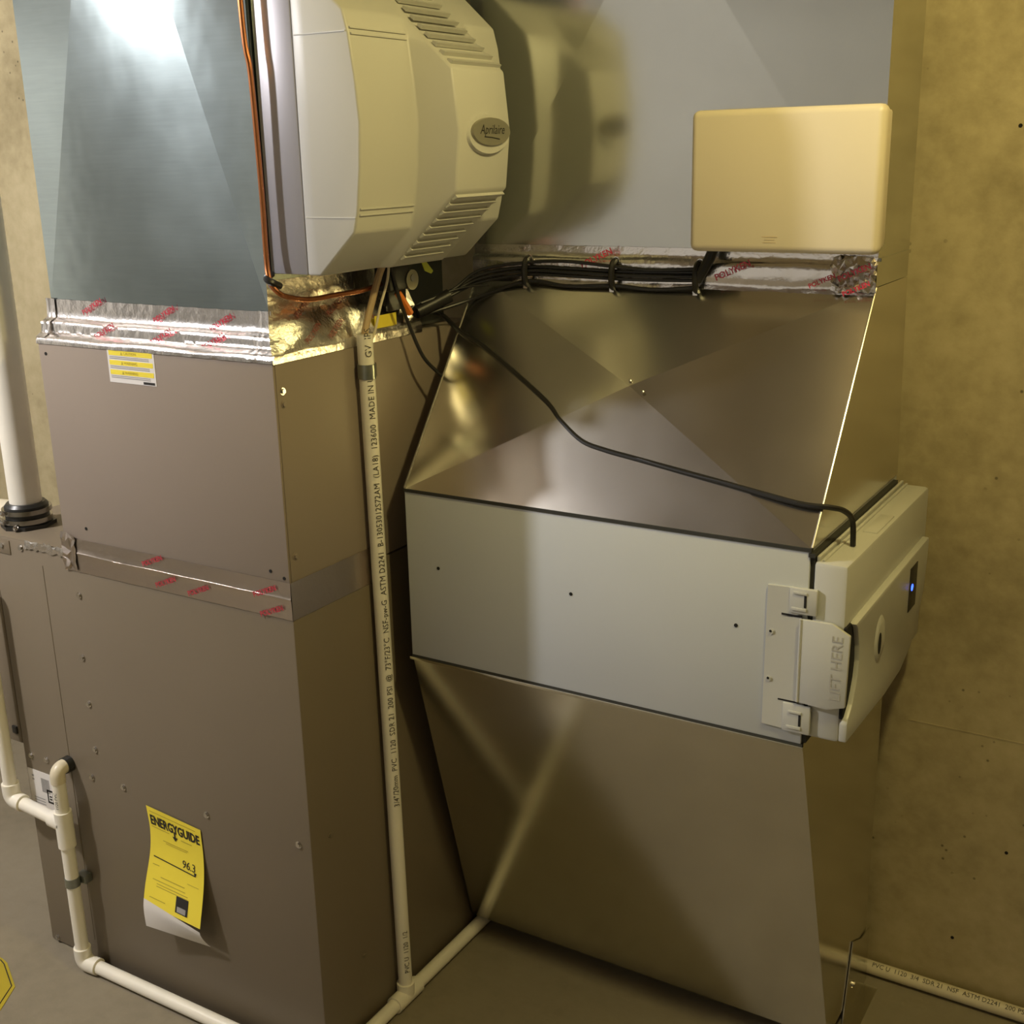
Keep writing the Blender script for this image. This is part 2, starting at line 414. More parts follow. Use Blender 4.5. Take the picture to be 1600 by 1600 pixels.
bm = tape_front(-.052, -.02, dens([(.0325, 1.353), (.0310, 1.322), (.0185, 1.313), (.0165, 1.298), (.0005, 1.290), (-.0022, 1.2845)]), 16, .003, xe=lambda y: -.0308*max(0, min(1, y/.0335))+.003)
link('corner_fold', bm, 'foil', tp, sharp=60)
bm = tape_front(PX0-.010, PX0+.012, dens([(.0325, 1.353), (.0300, 1.322), (.0165, 1.313), (.0145, 1.298), (.0015, 1.290)]), 10, .004)
link('corner_fold', bm, 'foil', tp, sharp=60)
for (x, z, y) in ((-.425, 1.343, .0305), (-.255, 1.338, .0305), (-.13, 1.331, .0305), (-.385, 1.306, .0165), (-.135, 1.303, .0150), (-.25, 1.304, .0150)):
    link('printed_word', text_bm('POLYKEN', .0125, on_front(x, y-.0015, z, .45), bold=.0003), 'foil_red', tp)
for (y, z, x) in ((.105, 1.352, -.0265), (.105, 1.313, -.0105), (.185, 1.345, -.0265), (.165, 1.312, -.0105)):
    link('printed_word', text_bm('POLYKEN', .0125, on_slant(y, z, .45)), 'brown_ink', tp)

tb = thing('foil_tape', 'flat foil tape band around the joint between coil cabinet and furnace', 'tape', (-.27, 0, FZ))
pb = dens([(-.0012, .929), (-.0014, .903), (-.0024, .900), (-.0012, .897), (-.001, .865)], 3)
link('front_strip', tape_front(CX-.006, .0, pb, 80, .0006), 'foil_room_tint', tb, sharp=60)
pbs = dens([(.0012, .929), (.0014, .900), (.0011, .865)], 4)
link('side_strip', tape_side(-.001, .225, pbs, 30, .0005), 'foil_room_tint', tb, sharp=60)
def crumple(x0, x1, z0, z1, y, nx, nz, amp, seed):
    rnd = random.Random(seed); bm = nbm(); g = []
    for i in range(nx+1):
        r = []
        for j in range(nz+1):
            e = (i in (0, nx))+(j in (0, nz))
            jx, jz = ((x1-x0)/nx*.45, (z1-z0)/nz*.45); k = .9 if e else 1
            r.append(bm.verts.new((x0+(x1-x0)*i/nx+rnd.uniform(-jx, jx)*k, y-rnd.random()**1.5*amp*(.45 if e else 1), z0+(z1-z0)*j/nz+rnd.uniform(-jz, jz)*k)))
        g.append(r)
    for i in range(nx):
        for j in range(nz):
            a, b, c, d = g[i][j], g[i+1][j], g[i+1][j+1], g[i][j+1]
            if rnd.random() < .5: bm.faces.new((a, b, c)); bm.faces.new((a, c, d))
            else: bm.faces.new((a, b, d)); bm.faces.new((b, c, d))
    return bm
link('crumpled_end', crumple(CX-.006, CX+.028, .866, .936, -.0032, 5, 8, .0055, 3), 'foil_room_tint', tb, sharp=20)
link('edge_strip', crumple(-.655, CX, .889, .906, -.002, 16, 2, .0025, 8), 'foil', tb, sharp=20)
for (x, z) in ((-.31, .918), (-.282, .884), (-.205, .882), (-.054, .907), (-.042, .875)):
    link('printed_word', text_bm('POLYKEN', .0125, on_front(x, -.0036, z, .38), bold=.0003), 'foil_red', tb)

# ------------------------------------------------------------------ humidifier
hu = thing('humidifier', 'cream whole house humidifier with louvered bulging cover on the plenum side', 'humidifier', (PX1, .26, 1.41))
HY0, HY1 = .042, .432
link('metal_frame', B((PX1+.0025, HY0, 1.409), (.044, HY1, 1.835), .002), 'humid_base', hu)
z1 = [1.408, 1.4705, 1.50, 1.56, 1.62, 1.68, 1.74, 1.77, 1.832]; x1 = [.069, .137, .145, .153, .1575, .153, .145, .137, .069]
z2 = [1.408, 1.455, 1.49, 1.523, 1.61, 1.697, 1.73, 1.765, 1.825]; x2 = [.086, .138, .178, .214, .2235, .214, .178, .138, .088]
def humid_cover():
    bm = nbm(); st = []
    for y, (xx, zz) in ((HY0, (x1, z1)), (.178, (x1, z1)), (.191, (x2, z2)), (.335, (x2, z2)), (.348, (x1, z1)), (HY1, (x1, z1))):
        st.append([bm.verts.new((.044, y, zz[0]))]+[bm.verts.new((a, y, b)) for a, b in zip(xx, zz)]+[bm.verts.new((.044, y, zz[-1]))])
    for a, b in zip(st, st[1:]):
        for k in range(len(a)-1): bm.faces.new((a[k], a[k+1], b[k+1], b[k]))
        bm.faces.new((a[-1], a[0], b[0], b[-1]))
    bm.faces.new(st[0]); bm.faces.new(st[-1][::-1])
    bmesh.ops.recalc_face_normals(bm, faces=bm.faces[:])
    es = [e for e in bm.edges if len(e.link_faces) == 2 and e.calc_face_angle(0) > math.radians(22)]
    bmesh.ops.bevel(bm, geom=es, offset=.004, segments=2, profile=.5, affect='EDGES', clamp_overlap=True)
    return bm
cv = link('plastic_cover', humid_cover(), 'cream', hu, sharp=50)
# trim lines across the near panel and the side
for z, x in ((1.4945, .1446), (1.503, .1466), (1.737, .1462), (1.745, .1446)):
    link('trim_line', B((x-.004, HY0+.004, z), (x+.0012, .176, z+.0022)), 'cream', hu, cv)
for z in (1.4915, 1.741): link('side_seam', B((.048, HY0-.0008, z), (.140, HY0+.001, z+.0015)), 'cream', hu, cv)
def slat(bot, k, n):
    f = (k+.5)/n
    xa, za = (.098+(.212-.098)*f, (1.418+(1.520-1.418)*f) if bot else (1.815-(1.815-1.70)*f))
    yr = .300+.033*f
    bm = nbm()
    s = 1 if bot else -1
    h = .0046
    dx, dz = .114, .102*s; L = math.hypot(dx, dz); tx, tz = dx/L, dz/L; nx, nz = abs(tz), -s*tx
    P = []
    for (a, b) in ((-h, -.002), (h, -.002), (h, .0045), (-h, .0015)):
        P.append((xa+tx*a+nx*b, za+tz*a+nz*b))
    prism(bm, P, 'y', .197, yr)
    return bm
for k in range(9):
    link('louver', slat(True, k, 9), 'cream', hu, cv); link('louver', slat(False, k, 9), 'cream', hu, cv)
def oval(bm, x0, x1, cy, cz, a, b, shr=.94, seg=32):
    r0 = [bm.verts.new((x0, cy+a*math.cos(2*PI*k/seg), cz+b*math.sin(2*PI*k/seg))) for k in range(seg)]
    r1 = [bm.verts.new((x1, cy+a*shr*math.cos(2*PI*k/seg), cz+b*shr*math.sin(2*PI*k/seg))) for k in range(seg)]
    for k in range(seg): bm.faces.new((r0[k], r0[(k+1) % seg], r1[(k+1) % seg], r1[k]))
    bm.faces.new(r1); bm.faces.new(r0[::-1]); return bm
rim = link('badge_rim', oval(nbm(), .215, .2265, .268, 1.604, .062, .031, .9), 'cream', hu)
bd = link('badge', oval(nbm(), .222, .2305, .270, 1.608, .056, .0215, .93), 'badge', hu)
link('printed_word', text_bm('Aprilaire', .0195, on_side(.2309, .270, 1.6105), shear=.3), 'ink', hu, bd)
bm = nbm(); add_tube(bm, [(.2308, .248, 1.6005), (.2308, .268, 1.5995), (.2308, .290, 1.597)], .0008, 6); link('underline', bm, 'ink', hu, bd)
# ------------------------------------------------------------------ return duct, transition, air cleaner, boot
DX0, DX1, DY, DB = .059, .7652, .483, .668
rd = thing('return_duct', 'tall galvanized return duct drop against the concrete wall', 'duct', (.41, .57, 1.372))
bm = nbm()
zb, zt_ = 1.372, CEIL-.14; zc0, zc1 = 1.41, 2.38
A = [bm.verts.new(p) for p in ((DX0, DY, zc0), (DX1, DY, zc0), (DX1, DY, zc1), (DX0, DY, zc1))]
cc = bm.verts.new(((DX0+DX1)/2, DY-.014, 1.95))
for i in range(4): bm.faces.new((A[i], A[(i+1) % 4], cc))
L0 = [bm.verts.new(p) for p in ((DX0, DY, zb), (DX1, DY, zb), (DX1, DB, zb), (DX0, DB, zb))]
Bk = [bm.verts.new(p) for p in ((DX1, DB, zc1), (DX0, DB, zc1))]
bm.faces.new((L0[0], L0[1], A[1], A[0]))
bm.faces.new((L0[1], L0[2], Bk[0], A[2], A[1])); bm.faces.new((L0[2], L0[3], Bk[1], Bk[0])); bm.faces.new((L0[3], L0[0], A[0], A[3], Bk[1]))
bm.faces.new((A[3], A[2], Bk[0], Bk[1])); bm.faces.new(L0[::-1])
link('duct_box', bm, 'duct', rd, sharp=.5)
link('side_cleat', B((DX1, DY+.01, 1.409), (DX1+.003, DB, 1.414)), 'duct', rd)

tr = thing('duct_transition', 'flared galvanized transition with cross creases above the air cleaner', 'duct', (.41, .45, 1.034))
MZT, MZB, MY, MBK = 1.0322, .731, .233, .70
bm = nbm()
b4 = [(DX0, MY, MZT+.002), (DX1, MY, MZT+.002), (DX1, MBK-.005, MZT+.002), (DX0, MBK-.005, MZT+.002)]
t4 = [(DX0, DY, 1.371), (DX1, DY, 1.371), (DX1, DB, 1.371), (DX0, DB, 1.371)]
vb = [bm.verts.new(p) for p in b4]; vt = [bm.verts.new(p) for p in t4]
nn = Vector((0, -.8048, .5935)); c = bm.verts.new(Vector((.425, .362, 1.209))+nn*.019)
bm.faces.new((vb[0], vb[1], c)); bm.faces.new((vb[1], vt[1], c)); bm.faces.new((vt[1], vt[0], c)); bm.faces.new((vt[0], vb[0], c))
for i in (1, 2, 3): bm.faces.new((vb[i], vb[(i+1) % 4], vt[(i+1) % 4], vt[i]))
bm.faces.new(vb[::-1]); bm.faces.new(vt)
link('transition_sheet', bm, 'transition', tr, sharp=.5)
link('corner_seam', T([(DX1+.0005, MY, MZT+.004), (DX1+.0005, DY, 1.371)], .0019, 8), 'transition', tr)
link('corner_seam', T([(DX0-.0005, MY, MZT+.004), (DX0-.0005, DY, 1.371)], .0015, 8), 'chrome', tr)
for p in ((.452, .352, 1.205), (.424, .365, 1.218)):
    screw(tr, Vector(p)+nn*.017, nn, .002, .002)

td = thing('foil_tape', 'foil tape band with red lettering across the return duct above the transition', 'tape', (.41, .48, 1.39))
pd = dens([(.4815, 1.424), (.4805, 1.408), (.474, 1.401), (.473, 1.380), (.476, 1.369), (.4735, 1.360)], 3)
link('front_strip', tape_front(DX0-.004, DX1+.001, pd, 110, .0012), 'foil', td, sharp=60)
link('crumpled_end', crumple(.700, DX1+.003, 1.366, 1.418, .472, 12, 9, .012, 5), 'foil', td, sharp=20)
for (x, z, s_) in ((.305, 1.4055, .0145), (.545, 1.392, .0145), (.738, 1.395, .012), (.690, 1.381, .010), (.742, 1.371, .010)):
    link('printed_word', text_bm('POLYKEN', s_, on_front(x, (.4665 if x < .69 else .4595), z, .42), bold=.0003), 'red_ink', td)

# air cleaner
ac = thing('air_cleaner', 'white duct air cleaner cabinet with latched end cover and blue light', 'air cleaner', (.41, .46, MZB))
link('cabinet_body', B((DX0, MY, MZB), (DX1-.002, MBK, MZT), .0015), 'cabinet', ac)
bm = nbm(); add_box(bm, (DX0, MY-.0015, MZT-.0025), (DX1, MY+.008, MZT+.003)); add_box(bm, (DX1-.004, MY-.0015, MZT-.010), (DX1+.0055, MBK-.02, MZT-.004))  # right-hand bar is a dark strip for the shade in the cover gap
link('gasket_and_gap', bm, 'gasket_and_gap', ac)
link('end_gasket', B((DX1-.002, MY+.004, MZB+.002), (DX1+.004, MBK-.02, MZT-.006)), 'gasket_and_gap', ac)
cvr = link('end_cover', B((DX1+.004, MY, .746), (.818, .705, 1.0165), .006), 'cover_white', ac)
# ledges on the top of the cover
link('top_ledge', B((DX1+.006, MY+.006, 1.0150), (.776, .70, 1.0235), .0015), 'cover_white', ac, cvr)
link('top_ledge', B((.779, MY+.006, 1.0150), (.783, .70, 1.0195), .001), 'cover_white', ac, cvr)
link('top_pad', B((.790, .40, 1.0150), (.812, .50, 1.0185), .0015), 'cover_white', ac, cvr)
# bowed lower panel of the cover, outline in (y, z)
ol = [(.262, .918), (.276, .885), (.280, .86), (.275, .835), (.258, .80), (.240, .785), (.235, .778), (.235, .748), (.45, .738), (.54, .742), (.60, .762), (.645, .80), (.672, .845), (.682, .89), (.684, .934), (.47, .931), (.252, .926)]
fpn = link('front_panel', prism(nbm(), ol, 'x', .816, .829, .003), 'cover_white', ac)
link('finger_recess', B((.8165, .2325, .785), (.8215, .283, .926), .001), 'hole', ac, cvr)
link('display_window', B((.8285, .560, .838), (.8300, .607, .914), .0005), 'black', ac, fpn)
bm = nbm(); disc(bm, (.8298, .575, .878), (1, 0, 0), .0058, .0010, 14)
link('indicator_light', bm, 'led', ac, fpn)
bm = oval(nbm(), .8275, .8320, .385, .857, .028, .040, .8); link('handle_bezel', bm, 'cover_white', ac, fpn)
bm = oval(nbm(), .8300, .8325, .378, .852, .009, .019, .9); link('keyhole', bm, 'hole', ac, fpn)
# latch plate
LY = MY-.004
lp = nbm()
prism(lp, [(.7036, .754), (.7560, .752), (.7570, .931), (.7280, .929), (.7570, .936), (.776, .937), (.7768, .976), (.7050, .973)], 'y', LY, MY)
lpl = link('latch_plate', lp, 'cover_white', ac)
link('latch_arm', B((.738, LY-.003, .937), (.7785, LY+.003, .976), .002), 'cover_white', ac, lpl)
link('latch_arm', B((.735, LY-.003, .751), (.7770, LY+.003, .796), .002), 'cover_white', ac, lpl)
for z0 in (.948, .763):
    link('latch_slot', B((.760, LY-.0036, z0), (.7635, LY-.0025, z0+.018)), 'hole', ac, lpl)
    link('latch_bar', B((.742, LY-.005, z0-.006), (.764, LY-.003, z0-.001), .0008), 'cover_white', ac, lpl)
    link('latch_bar', B((.744, LY-.005, z0+.019), (.764, LY-.003, z0+.023), .0008), 'cover_white', ac, lpl)
link('latch_gap', B((.727, LY-.0006, .9312), (.757, LY+.001, .9340)), 'hole', ac, lpl)
link('latch_gap', B((.727, LY-.0006, .7975), (.757, LY+.001, .7998)), 'hole', ac, lpl)
tabp = link('lift_tab', prism(nbm(), [(.757, .802), (.801, .7995), (.827, .808), (.829, .918), (.803, .932), (.758, .931)], 'y', MY-.010, MY-.004, .0015), 'cover_white', ac)
link('hinge_ridge', T([(.7575, MY-.0095, .803), (.7575, MY-.0095, .931)], .0022, 8), 'cover_white', ac, tabp)
link('embossed_words', text_bm('LIFT HERE', .0225, on_front(.8125, MY-.0106, .866, PI/2)), 'emboss_shade', ac, tabp)
for (x, z) in ((.7131, .9022), (.7122, .8281)):
    screw(ac, (x, LY, z), (0, -1, 0), .0035, .0015, 'cover_white', 'rivet', lpl)
    bm = nbm(); disc(bm, (x-.001, LY-.0015, z+.001), (0, -1, 0), .002, .001, 8); link('rivet_hole', bm, 'hole', ac, lpl)
for (x, z) in ((.1231, .9021), (.3795, .9005), (.6572, .8996)):
    bm = nbm(); disc(bm, (x, MY, z), (0, -1, 0), .003, .0008, 10); link('pilot_hole', bm, 'hole', ac)

# boot
bo = thing('return_boot', 'slanted galvanized return boot running from air cleaner down to the furnace base', 'duct', (.4, .5, 0))
bm = nbm()
hexa(bm, [(.004, .473, .035), (DX1, .473, .035), (DX1, MBK, .035), (.004, MBK, .035)],
     [(DX0, MY+.002, MZB-.003), (DX1, MY+.002, MZB-.003), (DX1, MBK, MZB-.003), (DX0, MBK, MZB-.003)])
link('boot_sheet', bm, 'boot', bo, sharp=.5)
link('top_flange', B((DX0-.004, MY-.0025, MZB-.009), (DX1+.002, MY+.004, MZB-.003), .0008), 'boot', bo)
link('flange_gap', B((DX0, MY-.0005, MZB-.004), (DX1, MY+.006, MZB+.0008)), 'gasket_and_gap', bo)
bm = nbm(); prism(bm, [(.60, .16), (.56, .0), (.72, .0), (.715, .12), (.66, .13)], 'x', DX1+.001, DX1+.003)
ft = link('foot_bracket', bm, 'boot', bo)
link('foot_flange', B((DX1+.003, .56, 0), (DX1+.03, .70, .002)), 'boot', bo, ft)
screw(bo, (DX1+.003, .62, .055), (1, 0, 0), .005, .003, parent=ft)
link('foot_bracket', B((DX1-.03, .64, 0), (DX1-.01, .69, .036)), 'boot', bo)
link('foot_bracket', B((.06, .64, 0), (.09, .69, .036)), 'boot', bo)

# ------------------------------------------------------------------ control box on the duct
cb = thing('control_box', 'beige plastic control box mounted on the return duct', 'control box', (.637, .48, 1.424))
link('back_shell', B((.500, .440, 1.432), (.776, .4760, 1.624), .004), 'beige', cb)
lid = link('cover_lid', B((.4925, .413, 1.4245), (.7825, .444, 1.6310), .011, 4), 'beige', cb)
bm = nbm()
add_box(bm, (.610, .4124, 1.4475), (.634, .4132, 1.4490)); add_box(bm, (.612, .4124, 1.4395), (.632, .4132, 1.4405)); add_box(bm, (.614, .4124, 1.4435), (.630, .4132, 1.4443))
link('embossed_logo', bm, paint('beige_emboss', (.62, .50, .32), .5, 0), cb, lid)

# ------------------------------------------------------------------ wires
CG = 'black low voltage cables clipped along the return duct'
def cable(path, r, lab, name='cable', grp=None, mat='black', sm=6, seg=8):
    o = link(name, T(path, r, seg, sm), mat); return tag(o, lab, 'cable', grp)
base = [(.012, .375, 1.318), (.045, .425, 1.345), (.085, .455, 1.367), (.172, .4665, 1.381), (.25, .4665, 1.381), (.337, .4665, 1.379), (.41, .4665, 1.379), (.487, .4665, 1.381)]
offs = [(.0062, 0), (0, 0), (-.0062, 0), (.0124, -.003), (-.0128, -.002)]
labs = ['upper middle black cable of the bundle clipped along the return duct', 'middle black cable of the bundle clipped along the return duct',
        'lower middle black cable of the bundle clipped along the return duct', 'topmost black cable of the bundle clipped along the return duct',
        'lowest sagging black cable of the bundle clipped along the return duct']
for k, ((dz, dy), lb_) in enumerate(zip(offs, labs)):
    P = []
    for i, (x, y, z) in enumerate(base):
        sag = 0
        if k == 4: sag = [-.002, -.016, -.018, -.004, -.010, -.004, -.008, -.004][i]
        if k == 3: sag = [.004, -.004, .002, .002, .006, .002, -.002, 0][i]
        P.append((x, y+dy-(.002 if k % 2 else 0), z+dz*(1 if i > 1 else .6)+sag))
    cable(P, .0030, lb_, grp=CG)
cable([(.014, .372, 1.325), (.03, .40, 1.340), (.06, .43, 1.352), (.10, .452, 1.356)], .0022, 'thin black cable branching off just below the humidifier corner')
o = link('cable_sleeve', T([(.004, .368, 1.314), (.020, .392, 1.325), (.040, .418, 1.339)], .0125, 12, 4), 'black'); tag(o, 'black sleeve gathering the cables below the humidifier', 'sleeve')
# flat riser into the control box
o = link('cable', add_tube(nbm(), smooth_path([(.487, .464, 1.375), (.497, .460, 1.390), (.510, .458, 1.412), (.520, .458, 1.436)], 5), .0085, 10), 'black')
tag(o, 'thick black cable rising from the bundle into the control box', 'cable')
for k, (x, lb_) in enumerate(((.170, 'black cable clamp nearest the humidifier on the duct'), (.337, 'middle black cable clamp on the return duct'), (.486, 'black cable clamp just below the control box'))):
    t = thing('cable_clamp', lb_, 'clamp', (x, .478, 1.378), 'cable clamps on the return duct')
    link('strap', T([(x+.001, .4715, 1.402), (x+.001, .461, 1.397), (x, .4575, 1.380), (x, .461, 1.362), (x-.001, .4735, 1.356)], .0055, 8, 4), 'black', t)
    screw(t, (x+.002, .4725, 1.402), (0, -1, 0), .0045, .004); screw(t, (x-.003, .4700, 1.353), (0, -1, 0), .0045, .004)
cable([(.012, .380, 1.314), (.02, .420, 1.304), (.0707, .402, 1.279), (.1333, .385, 1.257), (.2751, .3342, 1.190), (.32, .313, 1.161), (.3667, .2965, 1.136), (.412, .290, 1.127), (.4711, .285, 1.120), (.612, .272, 1.104), (.7321, .262, 1.090), (.775, .268, 1.088), (.791, .290, 1.079), (.797, .315, 1.058), (.797, .325, 1.018)],
      .0042, 'black cable crossing the transition and plugging into the air cleaner', sm=8)
cable([(.470, .2835, 1.1215), (.54, .277, 1.112), (.612, .2705, 1.105), (.7321, .2605, 1.0915)], .0025, 'second thin black cable lying beside the air cleaner cable')
cable([(.030, .262, 1.408), (.03, .270, 1.385), (.03, .2856, 1.3437), (.03, .3092, 1.298), (.04, .3288, 1.2466), (.05, .3509, 1.2183), (.058, .3745, 1.198), (.050, .42, 1.18)], .0032, 'black cord hanging from the humidifier behind the white pipe', sm=8)
# copper line
cp = thing('copper_tube', 'copper water line running down the plenum corner to the humidifier', 'pipe', (-.025, .03, 1.40))
link('tube_run', T([(-.030, .022, 2.35), (-.0285, .022, 1.80), (-.0215, .024, 1.690), (-.020, .026, 1.53), (-.019, .024, 1.436), (-.010, .018, 1.4005), (.000, .024, 1.383), (.002, .046, 1.374), (.004, .088, 1.3665), (.006, .15, 1.367), (.008, .2141, 1.3675), (.010, .262, 1.373)], .0042, 10, 6), 'copper', cp)
link('tube_clip', T([(-.020, .034, 1.410), (-.014, .016, 1.404), (-.004, .018, 1.398), (-.006, .034, 1.392)], .0055, 8, 4), 'black', cp)
screw(cp, (-.020, .033, 1.392), (0, -1, 0), .004, .004)
# solenoid valve under the humidifier
so = thing('solenoid_valve', 'small dark solenoid valve tucked under the humidifier', 'valve', (.012, .31, 1.33))
link('valve_body', B((-.004, .262, 1.360), (.028, .322, 1.402), .004), 'black', so)
bm = nbm(); add_tube(bm, [(.004, .324, 1.375), (.030, .324, 1.375)], .017, 18); link('coil_drum', bm, 'badge', so)
bm = nbm(); disc(bm, (.0302, .324, 1.378), (1, 0, 0), .006, .001, 14); link('coil_mark', bm, 'grey_ink', so)
link('mounting_tab', B((-.012, .300, 1.322), (-.004, .350, 1.36), .001), 'black', so)
link('mounting_bracket', B((-.002, .335, 1.300), (.004, .378, 1.326), .001), 'chrome', so)
o = link('wire_nut', T([(.016, .298, 1.356), (.020, .306, 1.342), (.020, .318, 1.328), (.020, .326, 1.318)], .0065, 8, 3, None), 'orange'); tag(o, 'orange wire connector below the humidifier valve', 'connector')
o = link('wire_tag', prism(nbm(), [(.352, 1.404), (.366, 1.402), (.386, 1.384), (.380, 1.380), (.362, 1.386)], 'x', .028, .0295), 'lime'); tag(o, 'lime green tag peeking out below the humidifier', 'tag')
o = link('caution_tag', B((.0018, .285, 1.299), (.0026, .345, 1.320)), 'yellow'); o.location = (-.004, -.03, -.0); tag(o, 'small yellow sticker on the foil tape beside the valve', 'sticker')

# ------------------------------------------------------------------ pvc pipes
R34 = .01335; RF = .0172
def pipe(root, a, b, mat='pvc', r=R34, name='pipe'): return link(name, T([a, b], r, 18), mat, root)
def collar(root, a, b, mat='pvc', r=RF, name='coupling', parent=None): return link(name, T([a, b], r, 18), mat, root, parent)
def elbow(root, a, c, b, mat='pvc'):
    o = link('elbow', T(elbow_pts(a, c, b, .018), RF, 18), mat, root); return o
# humidifier drain
VX, VY = .0185, .2135; PT = (.0185, .2000, 1.299)
hd = thing('drain_pipe', 'tall upright white drain pipe with printed lettering beside the furnace', 'pipe', (VX, VY, 0))
pmain = pipe(hd, (VX, VY, .030), PT, 'pvc', name='upright_pipe')
def on_pipe(z0):
    # wraps lettering round the upright pipe, reading upwards
    def fn(u, v):
        z = z0+u; k = (z-.03)/(PT[2]-.03); cx = VX+(PT[0]-VX)*k; cy = VY+(PT[1]-VY)*k
        ang = math.radians(-52)+(-v)/R34*1.0+math.radians(24)
        return (cx+(R34+.0009)*math.cos(ang), cy+(R34+.0009)*math.sin(ang), z)
    return fn
link('printed_lettering', text_bm('3/4"/20mm  PVC  1120  SDR 21  200 PSI  @  73°F/23°C  NSF-pw-G  ASTM D2241  B-13053012S72AM  (LA18)  123600  MADE IN U', .0141, on_pipe(.435), 'LEFT', spacing=1.03), 'pipe_ink', hd, pmain)
link('printed_lettering', text_bm('GV  IPS', .0155, on_pipe(1.262), 'LEFT'), 'pipe_ink', hd, pmain)
link('printed_lettering', text_bm('PVC U  1120  1/2', .0130, on_pipe(.075), 'LEFT'), 'pipe_ink', hd, pmain)
link('pipe_strap', T([(VX, .2007, 1.226), (VX, .2005, 1.250)], R34+.0018, 18), 'strap', hd)
link('strap_ear', B((.004, .210, 1.226), (.0235, .2225, 1.250), .002), 'chrome', hd)
link('tee_branch', T([(VX, VY, R34), (VX, VY, .046)], RF, 18), 'pvc', hd)
link('tee_run', T([(VX, VY-.038, R34+.004), (VX, VY+.036, R34+.004)], RF, 18), 'pvc', hd)
pipe(hd, (VX, -.16, R34+.004), (VX, VY-.02, R34+.004), 'pvc', name='floor_pipe')
pipe(hd, (VX, VY+.02, R34+.004), (VX, .735, R34+.004), 'pvc', name='floor_pipe')
# hose from humidifier into the drain pipe
dh = thing('drain_hose', 'thin translucent drain hose dropping from the humidifier into the white pipe', 'hose', (VX, .205, 1.29))
link('hose', T([(.030, .245, 1.408), (.024, .240, 1.39), (.018, .226, 1.350), (.016, .205, 1.302), (.016, .201, 1.27)], .0058, 10, 6), 'tan', dh)
o = link('cable', T([(.036, .252, 1.408), (.034, .248, 1.38), (.030, .231, 1.340), (.028, .216, 1.302), (.024, .207, 1.285)], .0022, 8, 6), 'cpvc'); tag(o, 'thin pale wire hanging beside the drain hose', 'cable')
# wall side run
wd = thing('drain_pipe', 'white drain pipe lying on the floor along the concrete wall', 'pipe', (.9, .736, 0))
rp = pipe(wd, (.745, .738, R34+.003), (1.9, .738, R34+.003), 'cpvc', name='floor_pipe')
pipe(wd, (.05, .738, R34+.003), (.70, .738, R34+.003), 'cpvc', name='floor_pipe')
link('coupling', T([(.690, .738, R34+.005), (.752, .738, R34+.003)], RF-.001, 18), 'cpvc', wd)
def on_floor_pipe(x0):
    def fn(u, v):
        ang = PI/2+.55-v/R34
        rr = R34+.0009
        return (x0+u, .738-rr*math.sin(ang-PI/2+0.0)*1.0, R34+.003+rr*math.cos(ang-PI/2))
    return fn
link('printed_lettering', text_bm('PVC U  1120  3/4  SDR 21  NSF  ASTM D2241  200 PSI', .0125, on_floor_pipe(.775), 'LEFT'), 'pipe_ink', wd, rp)
# furnace condensate drain
cd_ = thing('drain_pipe', 'white condensate drain with tee and elbows in front of the furnace', 'pipe', (-.612, -.03, 0))
CXp, CYp = -.613, -.031
link('grommet', T([(CXp, 0, .452), (CXp, -.014, .452)], .0165, 18), 'rubber', cd_)
link('elbow', T(elbow_pts((CXp, -.010, .452), (CXp, CYp, .452), (CXp, CYp, .425), .016), .0145, 18), 'cpvc', cd_)
pn = pipe(cd_, (CXp, CYp, .430), (CXp, CYp, .03), 'pvc', name='upright_pipe')
link('tee', T([(CXp, CYp, .285), (CXp, CYp, .362)], RF, 18), 'pvc', cd_)
link('tee_branch', T([(CXp, CYp, .335), (CXp-.034, CYp, .337)], RF, 18), 'pvc', cd_)
pipe(cd_, (CXp-.02, CYp, .336), (-.757, CYp, .346), 'pvc', name='cross_pipe')
link('elbow', T(elbow_pts((-.735, CYp, .345), (-.768, CYp, .347), (-.768, CYp, .382), .018), RF, 18), 'pvc', cd_)
pipe(cd_, (-.768, CYp, .36), (-.768, CYp, .80), 'pvc', name='upright_pipe')
link('pipe_strap', T([(CXp, CYp, .196), (CXp, CYp, .215)], R34+.0016, 18), 'strap', cd_)
link('strap_tab', B((CXp-.004, -.019, .197), (CXp+.022, -.0005, .214), .001), 'strap', cd_)
link('elbow', T(elbow_pts((CXp, CYp, .052), (CXp, CYp, RF), (CXp+.040, CYp+.003, RF), .018), RF, 18), 'pvc', cd_)
pipe(cd_, (CXp+.02, CYp+.003, RF-.001), (.0, CYp+.006, RF-.001), 'pvc', name='floor_pipe')
def on_cpipe(z0):
    def fn(u, v):
        ang = math.radians(-75)-v/R34; rr = R34+.0009
        return (CXp+rr*math.cos(ang), CYp+rr*math.sin(ang), z0+u)
    return fn
link('printed_lettering', text_bm('1120 PVC', .009, on_cpipe(.372), 'LEFT'), 'pipe_ink', cd_, pn)

